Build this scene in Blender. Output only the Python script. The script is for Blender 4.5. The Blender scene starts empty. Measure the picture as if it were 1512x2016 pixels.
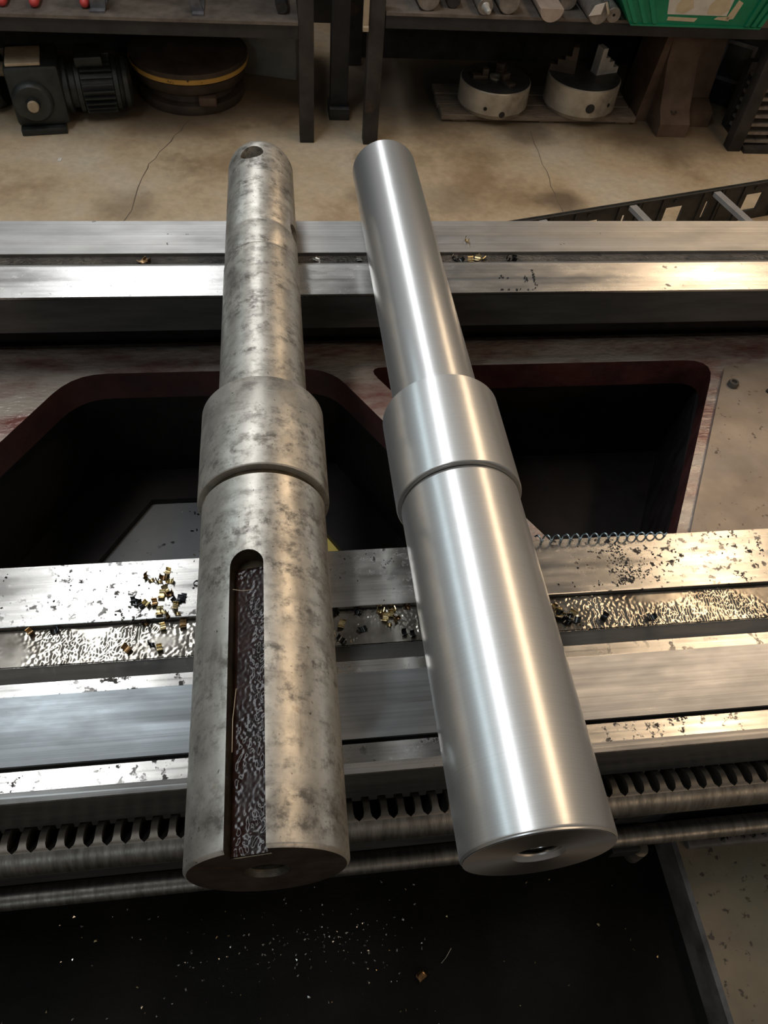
import bpy, bmesh, math, random
from mathutils import Vector, Matrix, Euler, noise
R = math.radians
random.seed(7)
scene = bpy.context.scene
COL = scene.collection

# ------------------------------------------------------------------ camera
cam = bpy.data.cameras.new('camera'); camo = bpy.data.objects.new('camera', cam); COL.objects.link(camo)
_right = Vector((0.99147754, -0.10995065, 0.06987955))
_down = Vector((-0.04586384, -0.79663554, -0.60271745))
_fwd = Vector((0.12193771, 0.59437587, -0.794889))
M3 = Matrix((( _right.x, -_down.x, -_fwd.x), (_right.y, -_down.y, -_fwd.y), (_right.z, -_down.z, -_fwd.z)))
camo.matrix_world = Matrix.Translation((0, 0, 0.5)) @ M3.to_4x4()
cam.sensor_fit = 'HORIZONTAL'; cam.sensor_width = 36.0; cam.lens = 36.0 * 1522.74 / 1512.0
cam.clip_start = 0.01; cam.clip_end = 60
scene.camera = camo

# ------------------------------------------------------------------ world, lamps, exposure
scene.view_settings.view_transform = 'Standard'
try: scene.view_settings.look = 'None'
except Exception: pass
scene.view_settings.gamma = 1.0
scene.view_settings.use_curve_mapping = False
scene.view_settings.exposure = 0.0
W = bpy.data.worlds.new('workshop_ambient'); scene.world = W; W.use_nodes = True
W.node_tree.nodes['Background'].inputs[0].default_value = (0.80, 0.78, 0.74, 1)
W.node_tree.nodes['Background'].inputs[1].default_value = 0.15

def area(name, loc, target, sx, sy, power, col, yaw=0):
    l = bpy.data.lights.new(name, 'AREA'); l.shape = 'RECTANGLE'; l.size = sx; l.size_y = sy
    l.energy = power; l.color = col
    o = bpy.data.objects.new(name, l); COL.objects.link(o)
    o.location = loc
    if target is None: o.rotation_euler = (0, 0, R(yaw))
    else:
        z = (Vector(loc) - Vector(target)).normalized(); y = Vector((0, 1, 0)); y = (y - z * y.dot(z)).normalized(); x = y.cross(z)
        o.rotation_euler = Matrix((x, y, z)).transposed().to_euler()
    return o
area('cool_ceiling_tube_lamp', (-0.60, 3.0, 2.35), None, 0.24, 6.2, 76, (0.92, 0.96, 1.0), -7)
area('warm_ceiling_tube_lamp', (2.30, 3.0, 2.35), None, 0.20, 5.6, 62, (1.0, 0.74, 0.48), -18)
area('daylight_side_lamp', (-2.8, 2.4, 2.35), (0, 2.4, 0), 0.14, 4.5, 20, (0.70, 0.90, 1.0), 0)
area('rear_cool_lamp', (-1.5, -4.2, 2.3), (-1.5, 0, 0), 0.5, 0.5, 14, (0.80, 0.92, 1.0))
area('rear_warm_lamp', (3.0, -4.2, 2.3), (3, 0, 0), 2.4, 1.0, 32, (1.0, 0.74, 0.50))

# ------------------------------------------------------------------ materials
def nodes(name):
    m = bpy.data.materials.new(name); m.use_nodes = True
    nt = m.node_tree; b = nt.nodes['Principled BSDF']
    return m, nt, b
def N(nt, t, **kw):
    n = nt.nodes.new(t)
    for k, v in kw.items():
        if k.startswith('i_'):
            key = k[2:]
            n.inputs[int(key) if key.isdigit() else key.replace('_', ' ')].default_value = v
        else: setattr(n, k, v)
    return n
def c4(c): return (c[0], c[1], c[2], 1)
def mapping(nt, scale=(1, 1, 1), coord='Object'):
    tc = N(nt, 'ShaderNodeTexCoord'); mp = N(nt, 'ShaderNodeMapping')
    mp.inputs['Scale'].default_value = scale
    nt.links.new(tc.outputs[coord], mp.inputs['Vector']); return mp
def noise_ramp(nt, mp, scale, stops, detail=6, rough=0.6):
    n = N(nt, 'ShaderNodeTexNoise', i_Scale=scale, i_Detail=detail, i_Roughness=rough)
    nt.links.new(mp.outputs[0], n.inputs['Vector'])
    r = N(nt, 'ShaderNodeValToRGB'); e = r.color_ramp.elements
    while len(e) < len(stops): e.new(0.5)
    for q, (p, c) in zip(e, stops):
        q.position = p; q.color = c4(c) if not isinstance(c, (int, float)) else (c, c, c, 1)
    nt.links.new(n.outputs['Fac'], r.inputs['Fac']); return r
def mix(nt, fac, a, b, mode='MIX'):
    m = N(nt, 'ShaderNodeMix', data_type='RGBA', blend_type=mode)
    for s, v in ((0, fac), (6, a), (7, b)):
        if isinstance(v, (int, float)): m.inputs[s].default_value = v
        elif isinstance(v, tuple): m.inputs[s].default_value = c4(v)
        else: nt.links.new(v, m.inputs[s])
    return m.outputs[2]
def bump(nt, b, h, strength, dist=0.001):
    n = N(nt, 'ShaderNodeBump', i_Strength=strength, i_Distance=dist)
    nt.links.new(h, n.inputs['Height']); nt.links.new(n.outputs[0], b.inputs['Normal']); return n

def grimy(name, c1, c2, metallic=0.0, rough=(0.4, 0.7), scale=20, mscale=(1, 1, 1), lo=0.35, hi=0.65,
          spots=None, spot_scale=90, spot_thr=(0.30, 0.36), bstr=0.15, bscale=150, bdist=0.001, c3=None, c3lo=.6, c3hi=.75, c3scale=6, spec=0.5):
    m, nt, b = nodes(name)
    mp = mapping(nt, mscale)
    r = noise_ramp(nt, mp, scale, [(lo, c1), (hi, c2)])
    col = r.outputs[0]
    if c3:
        r3 = noise_ramp(nt, mp, c3scale, [(c3lo, 0.0), (c3hi, 1.0)])
        col = mix(nt, r3.outputs[0], col, c3)
    if spots:
        mp2 = mapping(nt)
        r2 = noise_ramp(nt, mp2, spot_scale, [(spot_thr[0], 1.0), (spot_thr[1], 0.0)], detail=3, rough=.5)
        col = mix(nt, r2.outputs[0], col, spots)
    nt.links.new(col, b.inputs['Base Color'])
    b.inputs['Metallic'].default_value = metallic
    b.inputs['Specular IOR Level'].default_value = spec
    mr = N(nt, 'ShaderNodeMapRange', i_3=rough[0], i_4=rough[1])
    nt.links.new(r.outputs[0], mr.inputs[0])
    rr = noise_ramp(nt, mp, scale * 1.7, [(0.3, rough[0]), (0.7, rough[1])])
    nt.links.new(rr.outputs[0], b.inputs['Roughness'])
    if bstr:
        bn = N(nt, 'ShaderNodeTexNoise', i_Scale=bscale, i_Detail=5.0); nt.links.new(mp.outputs[0], bn.inputs['Vector'])
        bump(nt, b, bn.outputs['Fac'], bstr, bdist)
    return m
def plain(name, col, metallic=0, rough=0.5):
    m, nt, b = nodes(name)
    b.inputs['Base Color'].default_value = c4(col); b.inputs['Metallic'].default_value = metallic; b.inputs['Roughness'].default_value = rough
    return m

def turned(name, col, rough=0.20, aniso=0.85, wide=.52):
    """turned steel: grooves run round the axis, so highlights stretch along it; a sharp and a broad lobe"""
    m, nt, b = nodes(name)
    tg = N(nt, 'ShaderNodeTangent', direction_type='RADIAL', axis='Y')
    mp = mapping(nt, (4, 1800, 4)); n = N(nt, 'ShaderNodeTexNoise', i_Scale=1.0, i_Detail=4.0); nt.links.new(mp.outputs[0], n.inputs['Vector'])
    r = N(nt, 'ShaderNodeValToRGB'); r.color_ramp.elements[0].position = .3; r.color_ramp.elements[1].position = .7
    r.color_ramp.elements[0].color = c4([x * .90 for x in col]); r.color_ramp.elements[1].color = c4(col)
    nt.links.new(n.outputs['Fac'], r.inputs['Fac'])
    b2 = N(nt, 'ShaderNodeBsdfPrincipled'); mx = N(nt, 'ShaderNodeMixShader', i_0=.42)
    out = nt.nodes['Material Output']
    for q, rg, an in ((b, rough, aniso), (b2, wide, .6)):
        q.inputs['Metallic'].default_value = 1.0; q.inputs['Roughness'].default_value = rg; q.inputs['Anisotropic'].default_value = an
        nt.links.new(tg.outputs[0], q.inputs['Tangent']); nt.links.new(r.outputs[0], q.inputs['Base Color'])
        bump(nt, q, n.outputs['Fac'], 0.05, 0.0004)
    nt.links.new(b.outputs[0], mx.inputs[1]); nt.links.new(b2.outputs[0], mx.inputs[2]); nt.links.new(mx.outputs[0], out.inputs['Surface'])
    return m

def ground(name, col, rough=0.28, dirt=(0.05, 0.045, 0.04), dthr=(.30, .37), dscale=110, wet=0.0, dark=.75, aniso=.5, smear=.25):
    """ground slideway steel: grinding lines along X, oily smears, small dirt spots"""
    m, nt, b = nodes(name)
    b.inputs['Metallic'].default_value = 0.92
    b.inputs['Anisotropic'].default_value = aniso
    tg = N(nt, 'ShaderNodeTangent', direction_type='RADIAL', axis='Z')
    mp = mapping(nt, (1.2, 260, 260)); n = N(nt, 'ShaderNodeTexNoise', i_Scale=2.0, i_Detail=5.0); nt.links.new(mp.outputs[0], n.inputs['Vector'])
    r = N(nt, 'ShaderNodeValToRGB'); r.color_ramp.elements[0].position = .3; r.color_ramp.elements[1].position = .7
    r.color_ramp.elements[0].color = c4([x * dark for x in col]); r.color_ramp.elements[1].color = c4(col)
    nt.links.new(n.outputs['Fac'], r.inputs['Fac'])
    mpo = mapping(nt, (1, 3, 3))
    sm = noise_ramp(nt, mpo, 14, [(.4, 1.0), (.75, 1 - smear)])
    colr = mix(nt, 1.0, r.outputs[0], sm.outputs[0], 'MULTIPLY')
    mp2 = mapping(nt, (1, 1, 1)); sp = noise_ramp(nt, mp2, dscale, [(dthr[0], 1.0), (dthr[1], 0.0)], detail=4, rough=.65)
    gate = noise_ramp(nt, mp2, 13, [(.42, 0.0), (.58, 1.0)], detail=2)
    spf = mix(nt, 1.0, sp.outputs[0], gate.outputs[0], 'MULTIPLY')
    colr = mix(nt, spf, colr, dirt)
    nt.links.new(colr, b.inputs['Base Color'])
    rr = noise_ramp(nt, mpo, 22, [(.3, rough - .04), (.7, rough + .07)])
    rg = mix(nt, spf, rr.outputs[0], (.6, .6, .6)); nt.links.new(rg, b.inputs['Roughness'])
    bump(nt, b, n.outputs['Fac'], 0.06, 0.0004)
    return m

def wet(name, c1, c2, rough=.16, bscale=160, bstr=.9, bdist=.003, metallic=.6):
    m, nt, b = nodes(name)
    mp = mapping(nt, (1, 1, 1)); r = noise_ramp(nt, mp, 18, [(.35, c1), (.65, c2)])
    sp = noise_ramp(nt, mp, 170, [(.36, 1.0), (.46, 0.0)], detail=4)
    col = mix(nt, sp.outputs[0], r.outputs[0], (.02, .018, .016))
    nt.links.new(col, b.inputs['Base Color'])
    b.inputs['Metallic'].default_value = metallic; b.inputs['Roughness'].default_value = rough
    b.inputs['Coat Weight'].default_value = .8; b.inputs['Coat Roughness'].default_value = .06
    n = N(nt, 'ShaderNodeTexNoise', i_Scale=bscale, i_Detail=4.0, i_Roughness=.55); nt.links.new(mp.outputs[0], n.inputs['Vector'])
    bn = bump(nt, b, n.outputs['Fac'], bstr, bdist); nt.links.new(bn.outputs[0], b.inputs['Coat Normal'])
    return m

MAT = {}
def worn_steel():
    m, nt, b = nodes('worn_shaft_steel')
    mp = mapping(nt); mps = mapping(nt, (1, .16, 1)); mpr = mapping(nt, (.5, 3.0, .5))
    a = noise_ramp(nt, mp, 30, [(.30, (.36, .33, .285)), (.50, (.54, .505, .445)), (.72, (.66, .62, .55))], detail=8, rough=.7)
    d = noise_ramp(nt, mp, 95, [(.46, 0.0), (.60, .85)], detail=9, rough=.72)          # small dark flecks
    g = noise_ramp(nt, mpr, 20, [(.40, .12), (.58, 1.0)], detail=7, rough=.7)           # gathered in patches
    f = mix(nt, 1.0, d.outputs[0], g.outputs[0], 'MULTIPLY')
    k = noise_ramp(nt, mps, 95, [(.56, 0.0), (.70, .55)], detail=5)                      # axial streaks
    kg = noise_ramp(nt, mp, 11, [(.50, 0.0), (.62, 1.0)], detail=3)
    k2 = mix(nt, 1.0, k.outputs[0], kg.outputs[0], 'MULTIPLY')
    col = mix(nt, f, a.outputs[0], (.085, .075, .062))
    col = mix(nt, k2, col, (.16, .135, .105))
    rs = noise_ramp(nt, mp, 60, [(.66, 0.0), (.74, .7)], detail=5)
    col = mix(nt, rs.outputs[0], col, (.26, .17, .10))
    pit = noise_ramp(nt, mp, 330, [(.27, .9), (.33, 0.0)], detail=3)
    col = mix(nt, pit.outputs[0], col, (.07, .06, .05))
    nt.links.new(col, b.inputs['Base Color'])
    met = mix(nt, f, (.80, .80, .80), (.40, .40, .40)); nt.links.new(met, b.inputs['Metallic'])
    rr = noise_ramp(nt, mp, 34, [(.3, .34), (.7, .54)]); nt.links.new(rr.outputs[0], b.inputs['Roughness'])
    n = N(nt, 'ShaderNodeTexNoise', i_Scale=240.0, i_Detail=5.0); nt.links.new(mp.outputs[0], n.inputs['Vector'])
    bump(nt, b, n.outputs['Fac'], .10, .0006)
    return m
MAT['worn'] = worn_steel()
MAT['worn_end'] = grimy('rusty_end_face_steel', (.030, .021, .015), (.060, .046, .035), .4, (.4, .6), 40, spots=(.075, .035, .018), spot_scale=30, spot_thr=(.30, .40))
MAT['turned'] = turned('freshly_turned_steel', (.60, .595, .58))
MAT['turned_far'] = turned('freshly_turned_steel_fine', (.60, .595, .58), .22, .8)
MAT['faced'] = turned('freshly_faced_steel', (.62, .59, .56), .26, .85)
MAT['groove'] = grimy('oily_brown_groove', (.05, .038, .025), (.12, .095, .06), .8, (.3, .5), 60)
MAT['thread'] = plain('bright_thread_steel', (.36, .35, .33), 1, .22)
MAT['borehole'] = plain('bore_thread_shade', (.09, .085, .08), 1, .35)  # dark tone paints the shade deep inside both bores
MAT['swarfblack'] = plain('black_swarf_dust', (.022, .021, .020), .2, .6)
MAT['thread_old'] = grimy('old_thread_steel', (.05, .045, .04), (.22, .20, .16), .9, (.3, .5), 120)
m_, nt_, b_ = nodes('dark_brown_grease'); mp_ = mapping(nt_); r_ = noise_ramp(nt_, mp_, 60, [(.35, (.010, .004, .003)), (.65, (.024, .010, .008))]); nt_.links.new(r_.outputs[0], b_.inputs['Base Color'])
b_.inputs['Roughness'].default_value = .20; b_.inputs['Specular IOR Level'].default_value = .28; MAT['grease'] = m_
MAT['way'] = ground('ground_way_steel', (.60, .58, .55), .24)
MAT['way_front'] = ground('front_way_steel', (.50, .48, .45), .20, dthr=(.38, .44), dscale=150, smear=.35)
MAT['way_v'] = ground('vee_way_steel', (.50, .505, .51), .30, dthr=(.2, .24), smear=.10)
MAT['way_rear'] = ground('rear_way_steel', (.42, .405, .385), .45, dthr=(.27, .32), aniso=.2, smear=.25)
MAT['way_dark'] = grimy('dark_ground_side_steel', (.060, .060, .057), (.105, .103, .097), .45, (.35, .55), 8, (1, 6, 6), bstr=.05)
MAT['void'] = grimy('shade_black_casting', (.006, .004, .0035), (.013, .007, .006), 0, (.5, .8), 20)  # near-black tone paints shade into the bed's inner cells
MAT['oily'] = wet('oily_groove_steel', (.17, .155, .13), (.34, .315, .27), .16, 260, .35, .002, .8)
MAT['oily_dark'] = wet('oily_dark_steel', (.06, .05, .042), (.17, .15, .125), .12, 330, 1.0, .006, .7)
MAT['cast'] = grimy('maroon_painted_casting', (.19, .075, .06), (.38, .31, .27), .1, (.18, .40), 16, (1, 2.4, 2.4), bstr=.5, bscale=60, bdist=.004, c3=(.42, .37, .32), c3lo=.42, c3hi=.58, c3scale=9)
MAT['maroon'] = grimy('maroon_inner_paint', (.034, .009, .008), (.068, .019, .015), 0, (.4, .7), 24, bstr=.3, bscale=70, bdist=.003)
MAT['cover'] = grimy('speckled_cover_steel', (.25, .20, .155), (.35, .29, .235), .35, (.42, .60), 14, spots=(.11, .085, .065), spot_scale=120, spot_thr=(.28, .35), bstr=.12, c3=(.32, .25, .155), c3lo=.58, c3hi=.8)
MAT['black'] = grimy('black_grimy_steel', (.012, .011, .010), (.03, .028, .026), .3, (.4, .7), 20)
MAT['rod'] = grimy('oily_round_bar_steel', (.13, .12, .105), (.24, .225, .20), .9, (.36, .5), 40, (6, 1, 1), bstr=.15)
MAT['tooth'] = grimy('rack_tooth_steel', (.10, .088, .072), (.20, .175, .145), .6, (.35, .5), 60)
MAT['tray'] = grimy('black_oily_tray', (.006, .0055, .005), (.012, .011, .010), 0, (.55, .8), 9, bstr=.35, bscale=260, bdist=.002, spec=.08)
MAT['plategrey'] = grimy('grey_green_worn_plate', (.125, .102, .070), (.20, .162, .112), .1, (.5, .75), 12, spots=(.05, .042, .032), spot_scale=150, spot_thr=(.32, .37), bstr=.3, c3=(.14, .14, .10), c3lo=.5, c3hi=.7, c3scale=7)
MAT['plateedge'] = grimy('scuffed_plate_edge', (.10, .09, .08), (.26, .24, .23), .5, (.4, .6), 26, bstr=.2)
MAT['chute'] = grimy('grey_chute_steel', (.20, .205, .21), (.27, .275, .28), .1, (.45, .6), 10, spots=(.03, .03, .03), spot_scale=85, spot_thr=(.27, .33))
MAT['yellow'] = grimy('yellow_paint', (.72, .52, .10), (.82, .62, .15), 0, (.4, .6), 20)
MAT['brass'] = grimy('gold_tinted_chip', (.34, .25, .11), (.66, .55, .32), 1, (.18, .35), 300, bstr=0)
MAT['bronze'] = grimy('brown_tinted_chip', (.16, .09, .04), (.34, .22, .11), 1, (.2, .4), 300, bstr=0)
MAT['blackchip'] = grimy('blackened_chip', (.02, .02, .02), (.07, .075, .08), .9, (.15, .35), 300, bstr=0)
MAT['silverchip'] = plain('pale_metal_chip', (.62, .60, .55), 1, .25)
MAT['bluechip'] = plain('blued_spiral_chip', (.34, .45, .52), 1, .25)
MAT['bench'] = grimy('dark_bench_steel', (.020, .018, .017), (.045, .040, .037), .2, (.5, .75), 14, c3=(.09, .05, .03), c3lo=.62, c3hi=.75, c3scale=12)
MAT['shelf'] = grimy('dirty_shelf_plate', (.085, .068, .055), (.17, .14, .115), .1, (.5, .8), 16)
MAT['benchrail'] = grimy('dark_rail_steel', (.018, .018, .020), (.038, .037, .038), .2, (.5, .7), 10)
MAT['gear'] = grimy('dark_green_black_paint', (.010, .013, .012), (.028, .033, .031), .1, (.35, .6), 22)
MAT['tan'] = grimy('tan_rusty_steel', (.30, .23, .15), (.42, .34, .24), .1, (.5, .7), 20)
MAT['drum'] = grimy('brown_rusty_iron', (.045, .032, .024), (.085, .062, .045), .2, (.5, .75), 14)
MAT['drumyel'] = grimy('worn_orange_yellow_paint', (.55, .30, .06), (.66, .40, .10), 0, (.5, .7), 10, spots=(.05, .035, .025), spot_scale=40, spot_thr=(.30, .36))
MAT['chuck'] = grimy('dull_chuck_steel', (.38, .34, .275), (.56, .51, .42), .45, (.35, .5), 16, c3=(.12, .095, .07), c3lo=.55, c3hi=.75)
MAT['chuckdark'] = grimy('dark_chuck_face', (.05, .048, .045), (.09, .085, .08), .4, (.4, .6), 16)
MAT['jaw'] = grimy('pale_jaw_steel', (.42, .40, .37), (.60, .58, .54), .4, (.35, .5), 30)
MAT['wood'] = grimy('dirty_plank_wood', (.12, .09, .065), (.23, .18, .135), 0, (.6, .85), 20, (1, 8, 8))
MAT['rust'] = grimy('rusty_brown_casting', (.070, .040, .026), (.13, .082, .055), .1, (.55, .8), 12)
MAT['bin'] = grimy('green_bin_plastic', (.005, .19, .095), (.012, .27, .14), 0, (.35, .5), 8, bstr=.05)
MAT['paper'] = grimy('stained_white_label', (.60, .56, .50), (.74, .70, .64), 0, (.6, .8), 20)
MAT['glue'] = grimy('tan_torn_paper_residue', (.55, .45, .30), (.66, .56, .40), 0, (.6, .8), 30)
MAT['ink'] = plain('barcode_ink', (.16, .15, .15), 0, .7)
MAT['red'] = plain('red_plastic', (.55, .06, .055), 0, .45)
MAT['bar'] = grimy('greyish_bar_steel', (.17, .145, .125), (.33, .29, .255), .5, (.4, .6), 30)
MAT['barpale'] = grimy('pale_pinkish_cut_steel', (.36, .29, .245), (.46, .38, .33), .3, (.45, .6), 30)
MAT['toolgrey'] = grimy('grey_tool_steel', (.085, .087, .095), (.17, .17, .18), .4, (.4, .6), 30)
MAT['carrier'] = grimy('black_cable_carrier_plastic', (.014, .014, .014), (.04, .038, .034), 0, (.4, .65), 20)
MAT['carriergrey'] = grimy('grey_carrier_bar', (.21, .205, .20), (.29, .28, .275), 0, (.4, .6), 20)
MAT['wall'] = grimy('dark_grey_workshop_wall', (.035, .033, .032), (.06, .057, .054), 0, (.7, .9), 4)
MAT['block'] = grimy('grey_block_paint', (.13, .135, .125), (.20, .205, .19), 0, (.6, .8), 10)

def floor_mat():
    m, nt, b = nodes('stained_concrete')
    mp = mapping(nt)
    a = noise_ramp(nt, mp, 2.6, [(.36, (.36, .25, .145)), (.50, (.54, .415, .27)), (.64, (.58, .485, .36))], detail=8, rough=.6)
    f = noise_ramp(nt, mp, 40, [(.3, .82), (.7, 1.05)], detail=6)
    col = mix(nt, 1.0, a.outputs[0], f.outputs[0], 'MULTIPLY')
    st = noise_ramp(nt, mp, 5.5, [(.60, 0.0), (.72, .55)], detail=6)
    col = mix(nt, st.outputs[0], col, (.15, .105, .055))
    # local oil stains, plus shade painted under the benches (x, y, radius, strength)
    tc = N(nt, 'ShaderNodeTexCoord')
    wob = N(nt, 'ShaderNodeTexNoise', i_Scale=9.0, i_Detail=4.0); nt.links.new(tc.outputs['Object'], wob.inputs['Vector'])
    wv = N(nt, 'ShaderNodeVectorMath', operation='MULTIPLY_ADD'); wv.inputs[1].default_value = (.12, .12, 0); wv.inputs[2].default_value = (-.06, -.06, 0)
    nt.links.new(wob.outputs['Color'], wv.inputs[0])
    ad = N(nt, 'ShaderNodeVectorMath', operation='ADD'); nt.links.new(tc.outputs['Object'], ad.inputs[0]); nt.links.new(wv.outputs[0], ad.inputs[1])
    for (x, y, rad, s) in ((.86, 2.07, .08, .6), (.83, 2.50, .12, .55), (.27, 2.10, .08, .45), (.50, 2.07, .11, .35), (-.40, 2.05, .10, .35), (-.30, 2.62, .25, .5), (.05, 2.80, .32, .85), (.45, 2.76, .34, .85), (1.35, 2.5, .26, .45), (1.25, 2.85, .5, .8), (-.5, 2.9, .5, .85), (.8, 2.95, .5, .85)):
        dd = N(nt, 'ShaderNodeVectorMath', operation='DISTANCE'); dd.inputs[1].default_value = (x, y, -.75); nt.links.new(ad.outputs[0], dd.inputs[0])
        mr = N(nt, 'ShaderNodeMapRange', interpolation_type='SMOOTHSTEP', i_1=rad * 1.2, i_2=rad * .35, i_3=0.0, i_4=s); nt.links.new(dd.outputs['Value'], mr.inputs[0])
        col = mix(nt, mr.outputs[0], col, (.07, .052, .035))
    nt.links.new(col, b.inputs['Base Color'])
    b.inputs['Roughness'].default_value = .62
    bump(nt, b, f.outputs[0], .2, .002)
    return m
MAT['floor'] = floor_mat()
MAT['crack'] = plain('dirt_filled_crack', (.15, .115, .08), 0, .8)

# ------------------------------------------------------------------ helpers
def finish(bm):
    bmesh.ops.recalc_face_normals(bm, faces=bm.faces[:]); return bm
def box(bm, x0, x1, y0, y1, z0, z1, m=None, bev=0):
    mt = Matrix.Translation(((x0 + x1) / 2, (y0 + y1) / 2, (z0 + z1) / 2)) @ Matrix.Diagonal((x1 - x0, y1 - y0, z1 - z0, 1))
    if m is not None: mt = m @ mt
    r = bmesh.ops.create_cube(bm, size=1.0, matrix=mt)
    if bev:
        es = list({e for v in r['verts'] for e in v.link_edges})
        bmesh.ops.bevel(bm, geom=es, offset=bev, segments=2, affect='EDGES', profile=.5)
    return bm
def lathe(bm, prof, seg=48, m=None, axis='Y', close=False):
    """prof: list of (axial, radius); radius 0 makes a pole. axis Y: points (r sin, s, r cos)"""
    m = m or Matrix.Identity(4); rings = []
    for s, r in prof:
        if r < 1e-7:
            p = {'Y': (0, s, 0), 'Z': (0, 0, s), 'X': (s, 0, 0)}[axis]
            rings.append([bm.verts.new(m @ Vector(p))])
        else:
            ring = []
            for k in range(seg):
                a = 2 * math.pi * k / seg
                p = {'Y': (r * math.sin(a), s, r * math.cos(a)), 'Z': (r * math.cos(a), r * math.sin(a), s), 'X': (s, r * math.cos(a), r * math.sin(a))}[axis]
                ring.append(bm.verts.new(m @ Vector(p)))
            rings.append(ring)
    fs = []
    for A, B in zip(rings, rings[1:]):
        for k in range(seg):
            k2 = (k + 1) % seg
            if len(A) == 1 and len(B) == 1: continue
            if len(A) == 1: fs.append(bm.faces.new((A[0], B[k], B[k2])))
            elif len(B) == 1: fs.append(bm.faces.new((A[k], A[k2], B[0])))
            else: fs.append(bm.faces.new((A[k], A[k2], B[k2], B[k])))
    if len(rings[0]) > 1: bm.faces.new(rings[0])
    if len(rings[-1]) > 1: bm.faces.new(rings[-1])
    return fs
def prism(bm, pts, d0, d1, axis='X', m=None):
    """closed polygon extruded: axis X -> pts are (y,z); Z -> (x,y); Y -> (x,z)"""
    m = m or Matrix.Identity(4)
    f = {'X': lambda p, d: (d, p[0], p[1]), 'Z': lambda p, d: (p[0], p[1], d), 'Y': lambda p, d: (p[0], d, p[1])}[axis]
    a = [bm.verts.new(m @ Vector(f(p, d0))) for p in pts]; b = [bm.verts.new(m @ Vector(f(p, d1))) for p in pts]
    n = len(pts)
    bm.faces.new(a); bm.faces.new(b[::-1])
    for k in range(n): bm.faces.new((a[k], b[k], b[(k + 1) % n], a[(k + 1) % n]))
    return bm
def tube(bm, pts, r, seg=8):
    pts = [Vector(p) for p in pts]; rings = []
    up = Vector((0, 0, 1))
    for i, p in enumerate(pts):
        t = (pts[min(i + 1, len(pts) - 1)] - pts[max(i - 1, 0)]).normalized()
        s = t.cross(up)
        if s.length < 1e-3: s = t.cross(Vector((1, 0, 0)))
        s.normalize(); u = s.cross(t)
        rings.append([bm.verts.new(p + r * (math.cos(2 * math.pi * k / seg) * s + math.sin(2 * math.pi * k / seg) * u)) for k in range(seg)])
    for A, B in zip(rings, rings[1:]):
        for k in range(seg): bm.faces.new((A[k], A[(k + 1) % seg], B[(k + 1) % seg], B[k]))
    bm.faces.new(rings[0]); bm.faces.new(rings[-1])
    return bm
def mat_of(o):
    return Matrix.LocRotScale(o.location, o.rotation_euler, o.scale)
def world_of(o):
    w = o.matrix_parent_inverse @ mat_of(o)
    return world_of(o.parent) @ w if o.parent else mat_of(o)
def obj(name, bm, m, parent=None, smooth=40, local=False, mats=None):
    finish(bm)
    me = bpy.data.meshes.new(name); bm.to_mesh(me); bm.free()
    o = bpy.data.objects.new(name, me); COL.objects.link(o)
    for q in (mats or [m]): me.materials.append(MAT[q])
    if smooth:
        me.polygons.foreach_set('use_smooth', [True] * len(me.polygons)); me.set_sharp_from_angle(angle=R(smooth))
    if parent:
        o.parent = parent
        if not local: o.matrix_parent_inverse = world_of(parent).inverted()
    return o
def thing(name, label, cat, loc=(0, 0, 0), rot=(0, 0, 0), group=None):
    o = bpy.data.objects.new(name, None); COL.objects.link(o); o.empty_display_size = .05
    o.location = loc; o.rotation_euler = rot
    return tag(o, label, cat, group)
def tag(o, label, cat, group=None):
    o['label'] = label; o['category'] = cat
    if group: o['group'] = group
    return o
def struct(o): o['kind'] = 'structure'; return o
def stuff(o): o['kind'] = 'stuff'; return o
def carve(o, cutters, smooth=40):
    """subtract cutter bmeshes from an object with an exact boolean, keep the plain mesh"""
    tmp = []
    for bm in cutters:
        finish(bm); me = bpy.data.meshes.new('cutter'); bm.to_mesh(me); bm.free()
        c = bpy.data.objects.new('cutter', me); COL.objects.link(c); tmp.append(c)
        c.parent = o.parent; c.matrix_parent_inverse = o.matrix_parent_inverse.copy()
        md = o.modifiers.new('cut', 'BOOLEAN'); md.operation = 'DIFFERENCE'; md.solver = 'EXACT'; md.object = c
    bpy.context.view_layer.update()
    dg = bpy.context.evaluated_depsgraph_get()
    me = bpy.data.meshes.new_from_object(o.evaluated_get(dg))
    old = o.data; nm = old.name; o.modifiers.clear(); o.data = me; bpy.data.meshes.remove(old); me.name = nm
    for c in tmp:
        d = c.data; bpy.data.objects.remove(c); bpy.data.meshes.remove(d)
    me.polygons.foreach_set('use_smooth', [True] * len(me.polygons)); me.set_sharp_from_angle(angle=R(smooth))
    return o
def rounded(pts, radii, n=5):
    out = []
    for i, p in enumerate(pts):
        r = radii[i]
        if r <= 0: out.append(p); continue
        P = Vector(p); A = Vector(pts[i - 1]); B = Vector(pts[(i + 1) % len(pts)])
        a = P + (A - P).normalized() * r; b = P + (B - P).normalized() * r
        for k in range(n + 1):
            t = k / n; q = (1 - t) ** 2 * a + 2 * t * (1 - t) * P + t * t * b
            out.append((q.x, q.y))
    return out

FL = -0.75
# ------------------------------------------------------------------ setting
bm = bmesh.new(); box(bm, -4, 5, -3, 3.6, FL - .1, FL); o = struct(obj('floor', bm, 'floor', smooth=0))
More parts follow.
